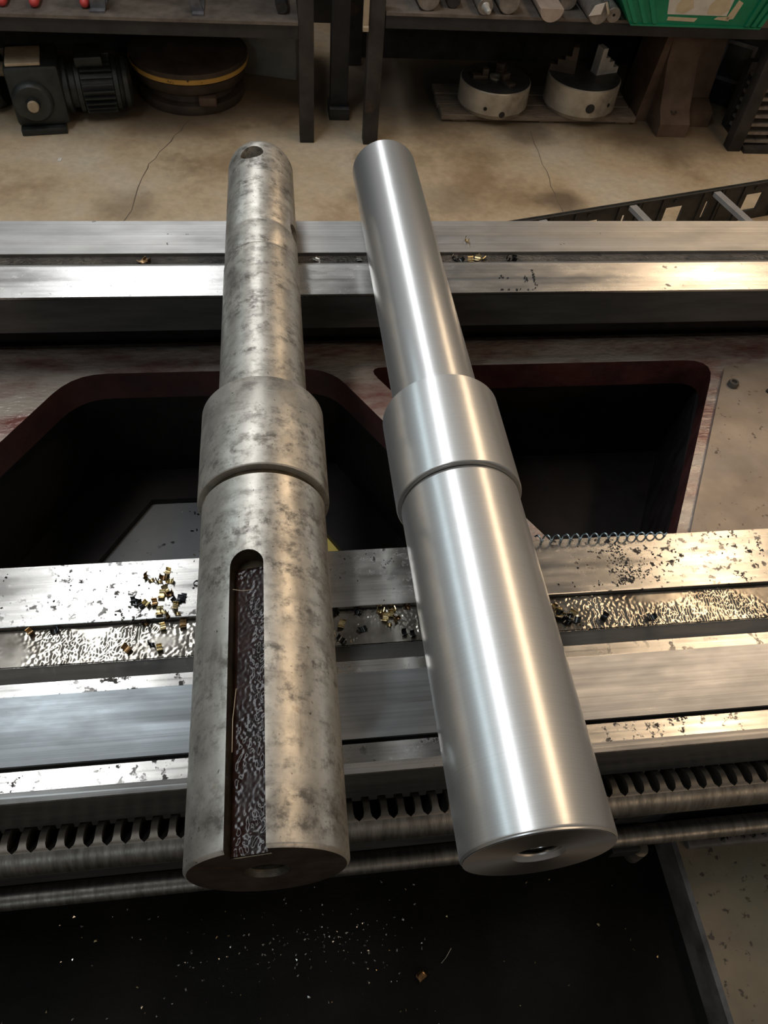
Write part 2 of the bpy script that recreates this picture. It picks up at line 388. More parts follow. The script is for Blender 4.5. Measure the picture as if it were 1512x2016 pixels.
# crack grooves filled with dirt, lying in the slab's surface
def strip(pts, w, z):
    bm = bmesh.new(); L = []
    for i, p in enumerate(pts):
        p = Vector(p); t = Vector(pts[min(i + 1, len(pts) - 1)]) - Vector(pts[max(i - 1, 0)]); t.normalize(); s = Vector((-t.y, t.x))
        ww = w * random.uniform(.6, 1.3)
        L.append([bm.verts.new((p.x + s.x * ww * k, p.y + s.y * ww * k, z + h)) for k, h in ((-1, 0), (0, .0006), (1, 0))])
    for A, B in zip(L, L[1:]):
        for k in range(2): bm.faces.new((A[k], B[k], B[k + 1], A[k + 1]))
    return bm
def wiggle(a, b, n, amp):
    a = Vector(a); b = Vector(b); d = (b - a); s = Vector((-d.y, d.x)).normalized()
    return [tuple(a + d * (i / n) + s * random.uniform(-amp, amp)) for i in range(n + 1)]
fl = o
obj('floor_crack', strip(wiggle((-.255, 2.53), (-.36, 2.26), 8, .006) + wiggle((-.365, 2.24), (-.43, 1.80), 8, .006), .0016, FL + .0003), 'crack', fl)
obj('floor_crack', strip(wiggle((.855, 2.49), (.84, 1.9), 14, .006), .0011, FL + .0003), 'crack', fl)
bm = bmesh.new(); box(bm, -4, 5, 3.3, 3.4, FL, 0.7); struct(obj('wall_back', bm, 'wall', smooth=0))

# ------------------------------------------------------------------ lathe
lathe_t = thing('lathe', 'lathe bed with bright ground slideways and maroon painted casting carrying both shafts', 'lathe', (0.2, .45, FL))
X0, X1 = -1.05, 1.25
def profile_part(name, pts, m, parent, smooth=0):
    bm = bmesh.new(); prism(bm, pts, X0, X1, 'X'); return obj(name, bm, m, parent, smooth=smooth)
# front rail body (dark sides) and its bright facets as separate ground parts
FB = [(.3385, -.003), (.288, -.003), (.288, -.009), (.2586, -.009), (.2381, .009), (.2289, .009), (.1957, -.0245), (.1953, -.030), (.1917, -.030), (.1917, -.0245),
      (.1784, -.0245), (.1731, -.0295), (.1731, -.080), (.188, -.080), (.188, -.36), (.36, -.36), (.36, -.14), (.3385, -.10)]
front = profile_part('front_rail', FB, 'way_dark', lathe_t)
profile_part('front_flat_way', [(.3385, -.003), (.3385, -.0004), (.3381, 0), (.2884, 0), (.288, -.0004), (.288, -.003)], 'way_front', front)
profile_part('front_oil_groove', [(.2878, -.009), (.2878, -.006), (.2586, -.006), (.2586, -.009)], 'oily', front)
profile_part('vee_back_face', [(.2586, -.009), (.2586, -.006), (.2381, .012), (.2381, .009)], 'way_dark', front)
profile_part('vee_top', [(.2381, .009), (.2381, .0118), (.2379, .012), (.2291, .012), (.2289, .0118), (.2289, .009)], 'way_front', front)
profile_part('vee_front_face', [(.2289, .009), (.2289, .0118), (.1953, -.0216), (.1953, -.0245)], 'way_v', front)
profile_part('front_ledge', [(.1917, -.0245), (.1917, -.0216), (.1784, -.0216), (.1784, -.0245)], 'way_front', front)
profile_part('ledge_chamfer', [(.1784, -.0245), (.1784, -.0216), (.1731, -.0269), (.1731, -.0295)], 'way', front)
# wrinkled oil film lying in the groove, fine enough to glint
ob = bmesh.new(); nx, ny = 860, 40; g = []
for j in range(ny + 1):
    row = []
    for i in range(nx + 1):
        x = -.27 + .70 * i / nx; y = .2592 + .0283 * j / ny
        lo = max(0.0, noise.noise(Vector((x * 28, y * 40, 1))) + .35)
        n = noise.noise(Vector((x * 420, y * 420, 5))) * .6 + noise.noise(Vector((x * 950, y * 950, 7))) * .3
        row.append(ob.verts.new((x, y, -.0052 + .0008 * n * min(1.2, lo * 1.6))))
    g.append(row)
for j in range(ny):
    for i in range(nx): ob.faces.new((g[j][i], g[j][i + 1], g[j + 1][i + 1], g[j + 1][i]))
m_, nt_, b_ = nodes('wrinkled_oil_film'); mp_ = mapping(nt_); r_ = noise_ramp(nt_, mp_, 40, [(.35, (.13, .115, .095)), (.65, (.36, .335, .29))]); nt_.links.new(r_.outputs[0], b_.inputs['Base Color'])
b_.inputs['Metallic'].default_value = .75; b_.inputs['Roughness'].default_value = .17; MAT['film'] = m_
stuff(obj('oil_film', ob, 'film', front, smooth=80))
# rear rail
RB = [(.777, .003), (.7179, .003), (.7179, .000), (.693, .000), (.692, .0065), (.650, .0020), (.650, -.0387), (.656, -.0387), (.735, -.044), (.735, -.36), (.790, -.36), (.790, -.02), (.777, -.012)]
rear = profile_part('rear_rail', RB, 'way_dark', lathe_t)
profile_part('rear_flat_way', [(.777, .003), (.777, .0061), (.7766, .0065), (.7183, .0065), (.7179, .0061), (.7179, .003)], 'way_rear', rear)
profile_part('rear_oil_groove', [(.7178, .0), (.7178, .0032), (.7115, .0042), (.7030, .0030), (.6930, .0030), (.6930, .0)], 'oily_dark', rear)
profile_part('rear_groove_lip', [(.6985, .003), (.6985, .0072), (.6932, .0092), (.692, .0092), (.692, .003)], 'way_rear', rear)
profile_part('rear_inclined_way', [(.692, .0060), (.692, .0092), (.6500, .0045), (.6500, .0015)], 'way', rear)
# web casting with two openings and rounded lip
A = [(-.225, .6546), (.053, .6546), (.236, .359), (-.405, .359)]
B = [(.095, .6546), (.516, .6546), (.353, .359), (.278, .359)]
A2 = [(-.174, .635), (.006, .635), (.176, .359), (-.345, .359)]
bm = bmesh.new(); prism(bm, [(.345, -.138), (.7345, -.138), (.7345, -.125), (.705, -.125), (.702, -.108), (.697, -.1005), (.690, -.0980), (.682, -.0985), (.672, -.1015), (.655, -.1005), (.345, -.1005)], X0, X1, 'X')
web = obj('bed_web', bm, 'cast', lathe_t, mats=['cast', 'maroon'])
bm = bmesh.new(); box(bm, X0, X1, .7305, .7345, -.1245, -.0445); obj('recess_shade_facing', bm, 'void', rear, smooth=0)  # near-black facing paints the shade band under the rear rail
cut = []
for P, rad in ((A, (.035, .03, 0, 0)), (B, (.02, .04, 0, 0))):
    b = bmesh.new(); prism(b, rounded(P, rad), -.2, .05, 'Z'); cut.append(b)
for sx in (-1.0, .76):
    b = bmesh.new(); prism(b, [(sx, .6546), (sx + .28, .6546), (sx + .14, .359), (sx + .1, .359)], -.2, .05, 'Z'); cut.append(b)
carve(web, cut, 35)
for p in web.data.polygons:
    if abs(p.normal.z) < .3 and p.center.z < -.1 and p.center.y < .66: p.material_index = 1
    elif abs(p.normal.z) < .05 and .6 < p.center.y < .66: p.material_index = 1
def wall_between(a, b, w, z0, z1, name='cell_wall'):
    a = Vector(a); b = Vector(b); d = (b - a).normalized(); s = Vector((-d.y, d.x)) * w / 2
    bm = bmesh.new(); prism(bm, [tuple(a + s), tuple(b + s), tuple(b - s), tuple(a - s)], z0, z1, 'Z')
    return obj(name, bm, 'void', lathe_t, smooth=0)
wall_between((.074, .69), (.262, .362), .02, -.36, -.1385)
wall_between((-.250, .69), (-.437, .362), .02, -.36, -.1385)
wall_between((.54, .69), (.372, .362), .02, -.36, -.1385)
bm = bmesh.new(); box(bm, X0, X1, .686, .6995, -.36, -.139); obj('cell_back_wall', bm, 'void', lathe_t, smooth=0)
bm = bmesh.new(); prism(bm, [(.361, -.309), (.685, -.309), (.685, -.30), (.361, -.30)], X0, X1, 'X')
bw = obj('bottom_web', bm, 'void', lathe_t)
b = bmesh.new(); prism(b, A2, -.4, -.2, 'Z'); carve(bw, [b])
bm = bmesh.new(); box(bm, -.6, .028, .37, .68, -.335, -.310); ch = obj('chip_chute', bm, 'chute', lathe_t, smooth=0)
bm = bmesh.new(); box(bm, .030, .25, .37, .68, -.335, -.310); obj('chute_panel', bm, 'yellow', lathe_t, smooth=0)['label'] = 'yellow painted panel under the bed opening'
# cover plate at the right
bm = bmesh.new(); prism(bm, rounded([(.521, .640), (.95, .644), (.95, .362), (.368, .362)], (.012, .01, 0, 0)), -.1003, -.0955, 'Z')
cp = obj('cover_plate', bm, 'cover', lathe_t); cp['label'] = 'speckled beige cover plate'
bm = bmesh.new(); lathe(bm, [(-.0955, .0062), (-.0915, .0062), (-.0895, .0052), (-.0895, .0032), (-.092, .0030), (-.092, 0)], 20, Matrix.Translation((.516, .605, 0)), 'Z'); obj('screw', bm, 'plateedge', cp)
bm = bmesh.new(); lathe(bm, [(-.0955, .0034), (-.0938, .0034), (-.0938, .0018), (-.0950, .0018), (-.0950, 0)], 14, Matrix.Translation((.556, .593, 0)), 'Z'); obj('screw', bm, 'black', cp)
# round rack bar: a bar gashed along its upper back, every tooth a part
RY, RZ, RR = .1614, -.0952, .0165
A0, A1 = R(-20.0), R(112.0); am = (A0 + A1) / 2; dch = RR * math.cos((A1 - A0) / 2)
bm = bmesh.new()
pts = [(RY + RR * math.sin(a), RZ + RR * math.cos(a)) for a in [A1 + (2 * math.pi - (A1 - A0)) * k / 36 for k in range(37)]]
prism(bm, pts, X0, X1, 'X'); rack = obj('round_rack', bm, 'rod', lathe_t, mats=['rod', 'black'])
for p in rack.data.polygons:
    if abs(p.normal.x) < .1 and p.normal.y * math.sin(am) + p.normal.z * math.cos(am) > .999 and p.area > .01: p.material_index = 1  # gap floors coloured black for the shade below the rail
def tooth_bm(pitch):
    bm = bmesh.new(); L = []; n = 14
    for k in range(n + 1):
        a = A0 + (A1 - A0) * k / n
        o = Vector((RY + RR * math.sin(a), RZ + RR * math.cos(a)))
        nn = Vector((math.sin(am), math.cos(am))); h = (o - Vector((RY, RZ))).dot(nn) - dch
        i_ = o - nn * (h + .0004)
        t = min(1.0, (a - A0) / R(24)); w = .0024 + (pitch / 2 - .0024) * (1 - math.sqrt(max(0, 1 - (1 - t) ** 2)))
        L.append([bm.verts.new((sx * w, q.x, q.y)) for sx, q in ((-1, o), (1, o), (1, i_), (-1, i_))])
    for A_, B_ in zip(L, L[1:]):
        for k in range(4): bm.faces.new((A_[k], A_[(k + 1) % 4], B_[(k + 1) % 4], B_[k]))
    bm.faces.new(L[0]); bm.faces.new(L[-1]); return bm
tm = None
pitch = .01258
for k in range(-18, 50):
    x = -.1943 + .0018 + k * pitch
    if tm is None:
        tm = obj('tooth', tooth_bm(pitch), 'tooth', rack, smooth=30); tm.location.x += x
    else:
        c = tm.copy(); COL.objects.link(c); c.location.x = x
# round bars under the rack
for yc, zc, rr, nm in ((.1430, -.1490, .0080, 'control_rod'),):
    bm = bmesh.new(); lathe(bm, [(X0, rr), (X1, rr)], 40, Matrix.Translation((0, yc, zc)), 'X'); obj(nm, bm, 'rod', lathe_t)
for xb in (-.9, 1.1, .262):
    bm = bmesh.new(); box(bm, xb - .012, xb + .012, .152, .19, -.175, -.114); box(bm, xb - .012, xb + .012, .133, .152, -.172, -.1575); obj('rod_bracket', bm, 'black', lathe_t, smooth=0)
bm = bmesh.new(); lathe(bm, [(-.190, .007), (-.168, .007)], 18, Matrix.Translation((.278, .137, 0)), 'Z'); obj('rod_stop', bm, 'tooth', lathe_t)
# pedestal down to the floor
bm = bmesh.new(); box(bm, X0 + .05, X1 - .05, .20, .78, FL, -.40); obj('pedestal', bm, 'maroon', lathe_t, smooth=0)

# chip tray in front of the bed and the casting at its right
tray = thing('chip_tray', 'black oily chip tray strewn with tiny chips below the front rail', 'tray', (0, 0, FL))
bm = bmesh.new(); box(bm, X0, X1, -.35, .187, -.31, -.30); obj('tray_floor', bm, 'tray', tray, smooth=0)
bm = bmesh.new(); box(bm, X0, X1, -.36, -.35, -.31, -.24); obj('tray_rim', bm, 'tray', tray, smooth=0)
bm = bmesh.new(); box(bm, X0 + .1, X1 - .1, -.30, .18, FL, -.31); obj('tray_cabinet', bm, 'tray', tray, smooth=0)
cast_t = thing('cover_casting', 'worn grey-green flat casting with scuffed edge standing on the black chip tray', 'casting', (.6, 0, -.30))
bm = bmesh.new(); prism(bm, [(.349, -.3), (.352, -.2675), (.3555, -.264), (1.1, -.264), (1.1, -.3)], -.33, .168, 'Y')
cc = obj('body', bm, 'plategrey', cast_t, mats=['plategrey', 'plateedge'], smooth=0)
for p in cc.data.polygons:
    if p.normal.x < -.3: p.material_index = 1
bm = bmesh.new(); box(bm, .362, 1.1, .150, .166, -.264, -.256, bev=.003); obj('back_ridge', bm, 'plateedge', cast_t)

# ------------------------------------------------------------------ shafts
def shaft_thing(name, label, x1, xv, yn):
    sl = -.0241
    loc = (xv + x1 * (yn - .22), yn, .012 + .0436 + .0004 + sl * (yn - .22))
    return thing(name, label, 'shaft', loc, (math.atan(sl), 0, -math.atan(x1)))
SEG = 144
def bore_profile(rb, rc, depth, pitch):
    pr = [(depth, 0), (depth, rb)]
    z = depth - .002
    while z > .0045:
        pr += [(z, rb + .0011), (z - pitch / 2, rb)]; z -= pitch
    pr += [(.0032, rb), (.0028, rc), (.0, rc + .0008)]
    return pr
# rusty worn one
old = shaft_thing('worn_shaft', 'old stained steel shaft with a greasy keyway, left of the bright new shaft', .0087, -.0186, .098)
bm = bmesh.new()
lathe(bm, bore_profile(.0098, .0118, .05, .0022) + [(0, .0418), (.0014, .0434), (.0022, .0436), (.2405, .0436), (.2405, 0)], SEG)
ns = obj('keyed_section', bm, 'worn', old, local=True, mats=['worn', 'worn_end', 'thread_old', 'groove', 'borehole'])
th = R(-12.4); Rk = Matrix.Rotation(th, 4, 'Y')
kb = bmesh.new(); hw = .0106; y_arc = .1675
pts = [(hw, -.02), (hw, y_arc)] + [(hw * math.cos(a), y_arc + hw * math.sin(a)) for a in [math.pi * k / 16 for k in range(1, 16)]] + [(-hw, y_arc), (-hw, -.02)]
prism(kb, pts, .0305, .06, 'Z', Rk)
carve(ns, [kb], 35)
for p in ns.data.polygons:
    c = p.center; r = math.hypot(c.x, c.z)
    ck = Rk.inverted() @ c
    if c.y < .0002 and r > .011: p.material_index = 1
    elif r < .0135: p.material_index = 4 if c.y > .012 else 2
    elif r < .043 and c.y < .239 and c.y > .0025: p.material_index = 3 if (abs(ck.x) < .0108 and ck.z > 0) else 0
bm = bmesh.new(); lathe(bm, [(.2405, 0), (.2405, .0412), (.246, .0412), (.246, 0)], SEG); obj('relief_groove', bm, 'groove', old, local=True)
bm = bmesh.new(); lathe(bm, [(.246, 0), (.246, .0462), (.2466, .0469), (.2476, .0471), (.3325, .0471), (.334, .0462), (.334, 0)], SEG); obj('collar', bm, 'worn', old, local=True)
bm = bmesh.new(); lathe(bm, [(.334, 0), (.334, .0351), (.5265, .0352), (.5275, .0345), (.531, .0343), (.532, .0347), (.565, .0349), (.567, .0344), (.5705, .0344), (.5715, .0348), (.713, .0348), (.7185, .0335), (.7215, .0310), (.7222, .0285), (.7222, 0)], SEG)
fs = obj('pinned_section', bm, 'worn', old, local=True)
b1 = bmesh.new(); lathe(b1, [(.005, .0122), (.08, .0122)], 40, Matrix.Translation((0, .694, 0)) @ Matrix.Rotation(R(-13.2), 4, 'Y'), 'Z')
b2 = bmesh.new(); lathe(b2, [(-.08, .0125), (.08, .0125)], 40, Matrix.Translation((0, .578, 0)) @ Matrix.Rotation(R(-13.2), 4, 'Y'), 'X')
carve(fs, [b1, b2], 35)
# grease bed in the keyway
gb = bmesh.new(); nx, ny = 26, 300; g = []
for j in range(ny + 1):
    row = []
    for i in range(nx + 1):
        x = -.0104 + .0208 * i / nx; y = .0006 + (.171) * j / ny
        if y > y_arc - .002:
            pass
        n = noise.noise(Vector((x * 650, y * 380, 3))) * .6 + noise.noise(Vector((x * 1500, y * 1000, 9))) * .3
        edge = min(i, nx - i, 2) / 2
        lo = min(1.3, max(.15, 1.3 * (noise.noise(Vector((x * 90, y * 45, 20))) + .35)))
        row.append(gb.verts.new(Rk @ Vector((x, y, 0.0309 + .0012 * edge * (n * lo + .55) + .0004))))
    g.append(row)
for j in range(ny):
    for i in range(nx): gb.faces.new((g[j][i], g[j][i + 1], g[j + 1][i + 1], g[j + 1][i]))
go = obj('keyway_grease', gb, 'grease', old, local=True, smooth=80); go['label'] = 'dark wet brown grease in the keyway'; stuff(go)

# bright new one
new = shaft_thing('new_shaft', 'freshly turned bright steel shaft lying right of the stained one', -.0043, .1259, .0925)
bm = bmesh.new()
lathe(bm, bore_profile(.0116, .0142, .05, .0030) + [(0, .0424), (.056, 0)], SEG)
ef = obj('threaded_bore', bm, 'faced', new, local=True, mats=['faced', 'thread', 'borehole'])
for p in ef.data.polygons:
    if math.hypot(p.center.x, p.center.z) < .0145: p.material_index = 2 if p.center.y > .018 else 1
bm = bmesh.new(); lathe(bm, [(0.0565, 0), (.0005, .0424), (.0007, .0426), (.0016, .0430), (.0018, .0434), (.0030, .0436), (.2435, .0436), (.2439, .0425), (.2462, .0425), (.2462, 0)], SEG)
obj('main_journal', bm, 'turned', new, local=True)
bm = bmesh.new(); lathe(bm, [(.2466, 0), (.2466, .0460), (.2474, .0467), (.2484, .0469), (.3355, .0469), (.3368, .0458), (.3368, 0)], SEG); obj('collar', bm, 'turned', new, local=True)
bm = bmesh.new(); lathe(bm, [(.3368, 0), (.3368, .0353), (.727, .0353), (.7282, .0342), (.7282, 0)], SEG); obj('spindle_section', bm, 'turned_far', new, local=True)

# ------------------------------------------------------------------ chips on the lathe
def curl_bm(r, w, t, arc, seg=7, tw=0.0):
    bm = bmesh.new(); L = []
    for i in range(seg + 1):
        a = arc * (i / seg) - arc / 2; sh = tw * i
        L.append([bm.verts.new((y + sh, rr * math.sin(a), r - rr * math.cos(a))) for rr, y in ((r, -w / 2), (r, w / 2), (r - t, w / 2), (r - t, -w / 2))])
    for A_, B_ in zip(L, L[1:]):
        for k in range(4): bm.faces.new((A_[k], A_[(k + 1) % 4], B_[(k + 1) % 4], B_[k]))
    bm.faces.new(L[0]); bm.faces.new(L[-1])
    return bm
CH = []
def chip(key, x, y, z, label, group, s=1.0):
    s *= 1.3
    v = random.choice((0, 1, 2)); kk = (key, v)
    src = next((c for c in CH if c[0] == kk), None)
    rz = random.uniform(0, 6.28)
    if src is None:
        r, w, t, arc, tw = ((.0022, .0030, .0004, 3.6, 0), (.0030, .0036, .0004, 2.4, .0001), (.0016, .0022, .0004, 4.6, .0004))[v]
        o = obj('metal_chip', curl_bm(r, w, t, arc, 7, tw), key, smooth=60); CH.append((kk, o))
    else:
        o = src[1].copy(); COL.objects.link(o)
    o.location = (x, y, z + .0001); o.rotation_euler = (random.uniform(-.15, .15), random.uniform(-.15, .15), rz); o.scale = (s, s, s)
    tag(o, label, 'chip', group)
    return o
flat_pts = [(-0.0923, 0.3267), (-0.095, 0.3219), (-0.0986, 0.3199), (-0.1029, 0.3184), (-0.1093, 0.322), (-0.09, 0.3184), (-0.0932, 0.3107), (-0.0894, 0.3074), (-0.0956, 0.307), (-0.1052, 0.2999), (-0.0999, 0.3004), (-0.0965, 0.2929), (-0.0921, 0.2905), (-0.0885, 0.2894), (-0.0839, 0.292), (-0.0852, 0.2964)]
for i, (x, y) in enumerate(flat_pts):
    chip('brass' if i % 3 != 1 else 'bronze', x, y, 0, 'small gold-brown curled chip on the front flat way left of the stained shaft', 'gold chips left of the stained shaft')
for x, y in [(-0.1125, 0.3013), (-0.1155, 0.3032), (-0.1096, 0.3002), (-0.0854, 0.3007), (-0.0819, 0.3026), (-0.0794, 0.3033)]:
    chip('blackchip', x, y, 0, 'blackened curled chip among gold chips on the left front way', 'black chips left of the stained shaft', .85)
for i, (x, y) in enumerate([(-0.1054, 0.2845), (-0.0936, 0.2827), (-0.1179, 0.2671), (-0.1005, 0.2678), (-0.0793, 0.2838), (-0.0951, 0.2654), (-0.1851, 0.2850), (-0.1686, 0.2850)]):
    chip(('bronze', 'brass', 'bronze', 'blackchip')[i % 4], x, y, -.0050, ('brown chip hanging at the edge of the wet left groove, below the gold cluster', 'gold chip in the wet left groove just below the gold cluster', 'brown chip low in the wet left groove, halfway along', 'black chip low in the wet left groove below the gold cluster',
        'brown chip in the wet left groove against the stained shaft', 'gold chip low in the wet left groove nearest the stained shaft', 'brown chip at the far left end of the wet left groove', 'black chip second from the far left end of the wet groove')[i], 'chips in the wet groove at left')
for i, (x, y) in enumerate([(0.0644, 0.285), (0.0729, 0.285), (0.0636, 0.2825), (0.067, 0.2788), (0.0718, 0.2815), (0.0751, 0.2799), (0.0734, 0.2753), (0.0696, 0.2747), (0.0854, 0.285), (0.0349, 0.2755)]):
    chip('brass' if i % 3 != 2 else 'bronze', x, y, -.0050, 'gold curled chip in the dark groove between the two shafts', 'gold chips between the shafts')
for x, y in [(0.0479, 0.285), (0.0491, 0.2711), (0.0336, 0.2639), (0.0798, 0.2655), (0.086, 0.2634), (0.0308, 0.285)]:
    chip('blackchip', x, y, -.0050, 'black curled chip in the dark groove between the two shafts', 'black chips between the shafts', .9)
for x, y in [(0.2002, 0.2732), (0.2033, 0.2699), (0.2086, 0.2717), (0.1981, 0.2778)]:
    chip('brass', x, y, -.0050, 'gold curled chip in the groove against the right side of the bright shaft', 'gold chips beside the bright shaft', 1.2)
for x, y in [(0.2008, 0.2679), (0.2031, 0.266), (0.2067, 0.2675), (0.2109, 0.2681), (0.2339, 0.2669), (0.2707, 0.2647), (0.1988, 0.2711)]:
    chip('blackchip', x, y, -.0050, 'black curled chip in the groove right of the bright shaft', 'black chips right of the bright shaft', 1.2)
chip('brass', .2084, .7350, .0065, 'lone gold chip on the rear flat way right of the bright shaft', None, 1.3)
for x, y in [(0.2087, 0.7061), (0.215, 0.7085), (0.2204, 0.7100)]:
    chip('brass', x, y, .003, 'gold chip in the rear groove right of the bright shaft', 'gold chips in the rear groove', 1.3)
for x, y in [(0.1915, 0.709), (0.1961, 0.7067), (0.2515, 0.709), (0.257, 0.7079)]:
    chip('blackchip', x, y, .003, 'black chip in the rear groove right of the bright shaft', 'black chips in the rear groove', 1.3)
for x, y in [(-0.1392, 0.7075), (-0.1333, 0.709)]:
    chip('bronze', x, y, .003, 'brown chip in the rear groove left of the stained shaft', 'brown chips in the rear groove at left', 1.2)
for x, y in [(0.0418, 0.7092), (0.0862, 0.7087)]:
    chip('silverchip', x, y, .003, 'pale chip in the rear groove between the two shafts', 'pale chips in the rear groove between the shafts', 1.0)
ORD = 'first second third fourth fifth sixth seventh eighth ninth tenth eleventh twelfth thirteenth fourteenth fifteenth sixteenth'.split()
def number_chips(group, text):
    g = sorted([q for q in bpy.data.objects if q.get('group') == group], key=lambda q: q.location.x)
    for i, q in enumerate(g): q['label'] = ('leftmost ' if i == 0 else 'rightmost ' if i == len(g) - 1 else ORD[i] + ' from left, ') + text
number_chips('gold chips left of the stained shaft', 'gold chip in the front way cluster left of stained shaft')
number_chips('black chips left of the stained shaft', 'black chip among gold ones left of stained shaft')
number_chips('gold chips between the shafts', 'gold chip in the front groove between both shafts')
number_chips('black chips between the shafts', 'black chip in the front groove between both shafts')
number_chips('gold chips beside the bright shaft', 'gold chip against right side of bright shaft')
number_chips('black chips right of the bright shaft', 'black chip in front groove right of bright shaft')
number_chips('gold chips in the rear groove', 'gold chip in the rear groove right of the bright shaft')
number_chips('black chips in the rear groove', 'black chip in the rear groove right of the bright shaft')
number_chips('brown chips in the rear groove at left', 'brown chip in the rear groove left of the stained shaft')
number_chips('pale chips in the rear groove between the shafts', 'pale chip in the rear groove between the two shafts')
# long blued spiral lying along the inner edge of the front way
bm = bmesh.new(); P = []
n = 14 * 14
for i in range(n + 1):
    t = i / n; a = 2 * math.pi * 14 * t; rr = .0036 * (1 - .55 * t * t)
    P.append((.1945 + .112 * t, .3362 + rr * math.cos(a) * .8, .0044 - .0020 * t * t + rr * math.sin(a)))
tube(bm, P, .00075, 6); tag(obj('spiral_chip', bm, 'bluechip', smooth=60), 'long blue-tinted spiral chip lying along the inner edge of the front way', 'chip')

# uncountable fine swarf
def swarf(name, m, pts, smin, smax, parent=None, flat=.5):
    bm = bmesh.new()
    for (x, y, z) in pts:
        s = random.uniform(smin, smax); mt = Matrix.Translation((x, y, z + s * flat * .3)) @ Euler((random.uniform(-.4, .4), random.uniform(-.4, .4), random.uniform(0, 6.28))).to_matrix().to_4x4()
        w = s * random.uniform(.3, .8)
        v = [bm.verts.new(mt @ Vector(q)) for q in ((-s / 2, -w / 2, 0), (s / 2, -w / 2, 0), (s / 2, w / 2, s * .12), (-s / 2, w / 2, s * .12), (0, 0, s * flat))]
        for f in ((0, 1, 4), (1, 2, 4), (2, 3, 4), (3, 0, 4), (3, 2, 1, 0)): bm.faces.new([v[k] for k in f])
    return stuff(obj(name, bm, m, parent, smooth=0))
def scatter(n, x0, x1, y0, y1, z): return [(random.uniform(x0, x1), random.uniform(y0, y1), z) for _ in range(n)]
def clump(n, cx_, cy_, sx, sy, z): return [(random.gauss(cx_, sx), random.gauss(cy_, sy), z) for _ in range(n)]
trayp = [p for p in clump(60, .0, .115, .030, .010, -.3) + clump(40, .055, .110, .022, .012, -.3) + clump(45, -.07, .105, .05, .016, -.3) + scatter(110, -.3, .12, 0.0, .16, -.3) if -.33 < p[0] < .33]
o = swarf('fine_swarf', 'silverchip', trayp, .0009, .0028); tag(o, 'scattered tiny pale chips on the black chip tray', 'swarf')
o = swarf('fine_swarf', 'brass', scatter(45, -.25, .30, .0, .15, -.3) + [(.2308, .0561, -.3), (.3196, .0704, -.3)], .0012, .0035); tag(o, 'scattered tiny gold flecks on the black chip tray', 'swarf')
o = swarf('fine_swarf', 'swarfblack', [q for q in scatter(150, -.28, .36, .291, .336, 0) if not (-.07 < q[0] < .03 or .08 < q[0] < .18)], .0006, .0018); tag(o, 'fine dark specks scattered over the front flat way', 'swarf')
st = []
for (x, y, sx, sy, k) in ((.2551, .334, .003, .0015, 24), (.2602, .3239, .004, .004, 60), (.2620, .3120, .004, .004, 60), (.263, .302, .006, .003, 60), (.2557, .2953, .004, .0015, 40), (.2709, .3038, .004, .002, 25), (.2919, .3096, .006, .0012, 18), (.3057, .3121, .003, .001, 12), (.2367, .2943, .001, .001, 6), (.3806, .3188, .0015, .004, 14), (.3618, .3327, .002, .001, 8)):
    st += [q for q in clump(k, x, y, sx, sy, 0) if .289 < q[1] < .3375]
o = swarf('fine_swarf', 'swarfblack', st, .0006, .0018, None, .25); tag(o, 'ragged streak of dark swarf across the right front way below the spiral chip', 'swarf')
o = swarf('fine_swarf', 'swarfblack', [q for q in clump(50, -.1, .50, .03, .06, -.310) + clump(30, -.085, .6, .02, .015, -.310) if .40 < q[1] < .63], .002, .006); tag(o, 'dark chips on the grey chute under the left bed opening', 'swarf')
o = swarf('fine_swarf', 'silverchip', [q for q in clump(34, -.1, .52, .03, .06, -.310) if .40 < q[1] < .63], .0015, .004); tag(o, 'pale chips on the grey chute under the left bed opening', 'swarf')
st = []
for (x, y, sx, sy, k) in ((.270, .672, .0008, .008, 18), (.261, .668, .003, .002, 8), (.235, .670, .003, .003, 6), (.25, .654, .01, .001, 10)):
    st += [(a, b, .0045 + (b - .65) * .112) for a, b, _ in clump(k, x, y, sx, sy, 0) if .6515 < b < .69]
o = swarf('fine_swarf', 'swarfblack', st, .001, .0026); tag(o, 'broken line of dark specks across the right rear way', 'swarf')
# small fragments lying loose on the tray
bm = bmesh.new(); box(bm, -.004, .004, -.003, .003, 0, .004, bev=.001); bm.verts.ensure_lookup_table()
for v in bm.verts: v.co += Vector((random.uniform(-.001, .001), random.uniform(-.001, .001), 0)) if v.co.z > .001 else Vector((0, 0, 0))
f = obj('rust_flake', bm, 'bronze', smooth=0); f.location = (.0984, .1069 - .03, -.3); f.rotation_euler.z = .6; tag(f, 'lone brown rusty flake on the black tray below the gap between shafts', 'flake')
bm = bmesh.new(); tube(bm, [(.118, .085, -.2994), (.123, .089, -.2990), (.129, .096, -.2994)], .0005, 6); tag(obj('wire_sliver', bm, 'silverchip'), 'thin pale wire sliver on the black tray below the bright shaft', 'sliver')

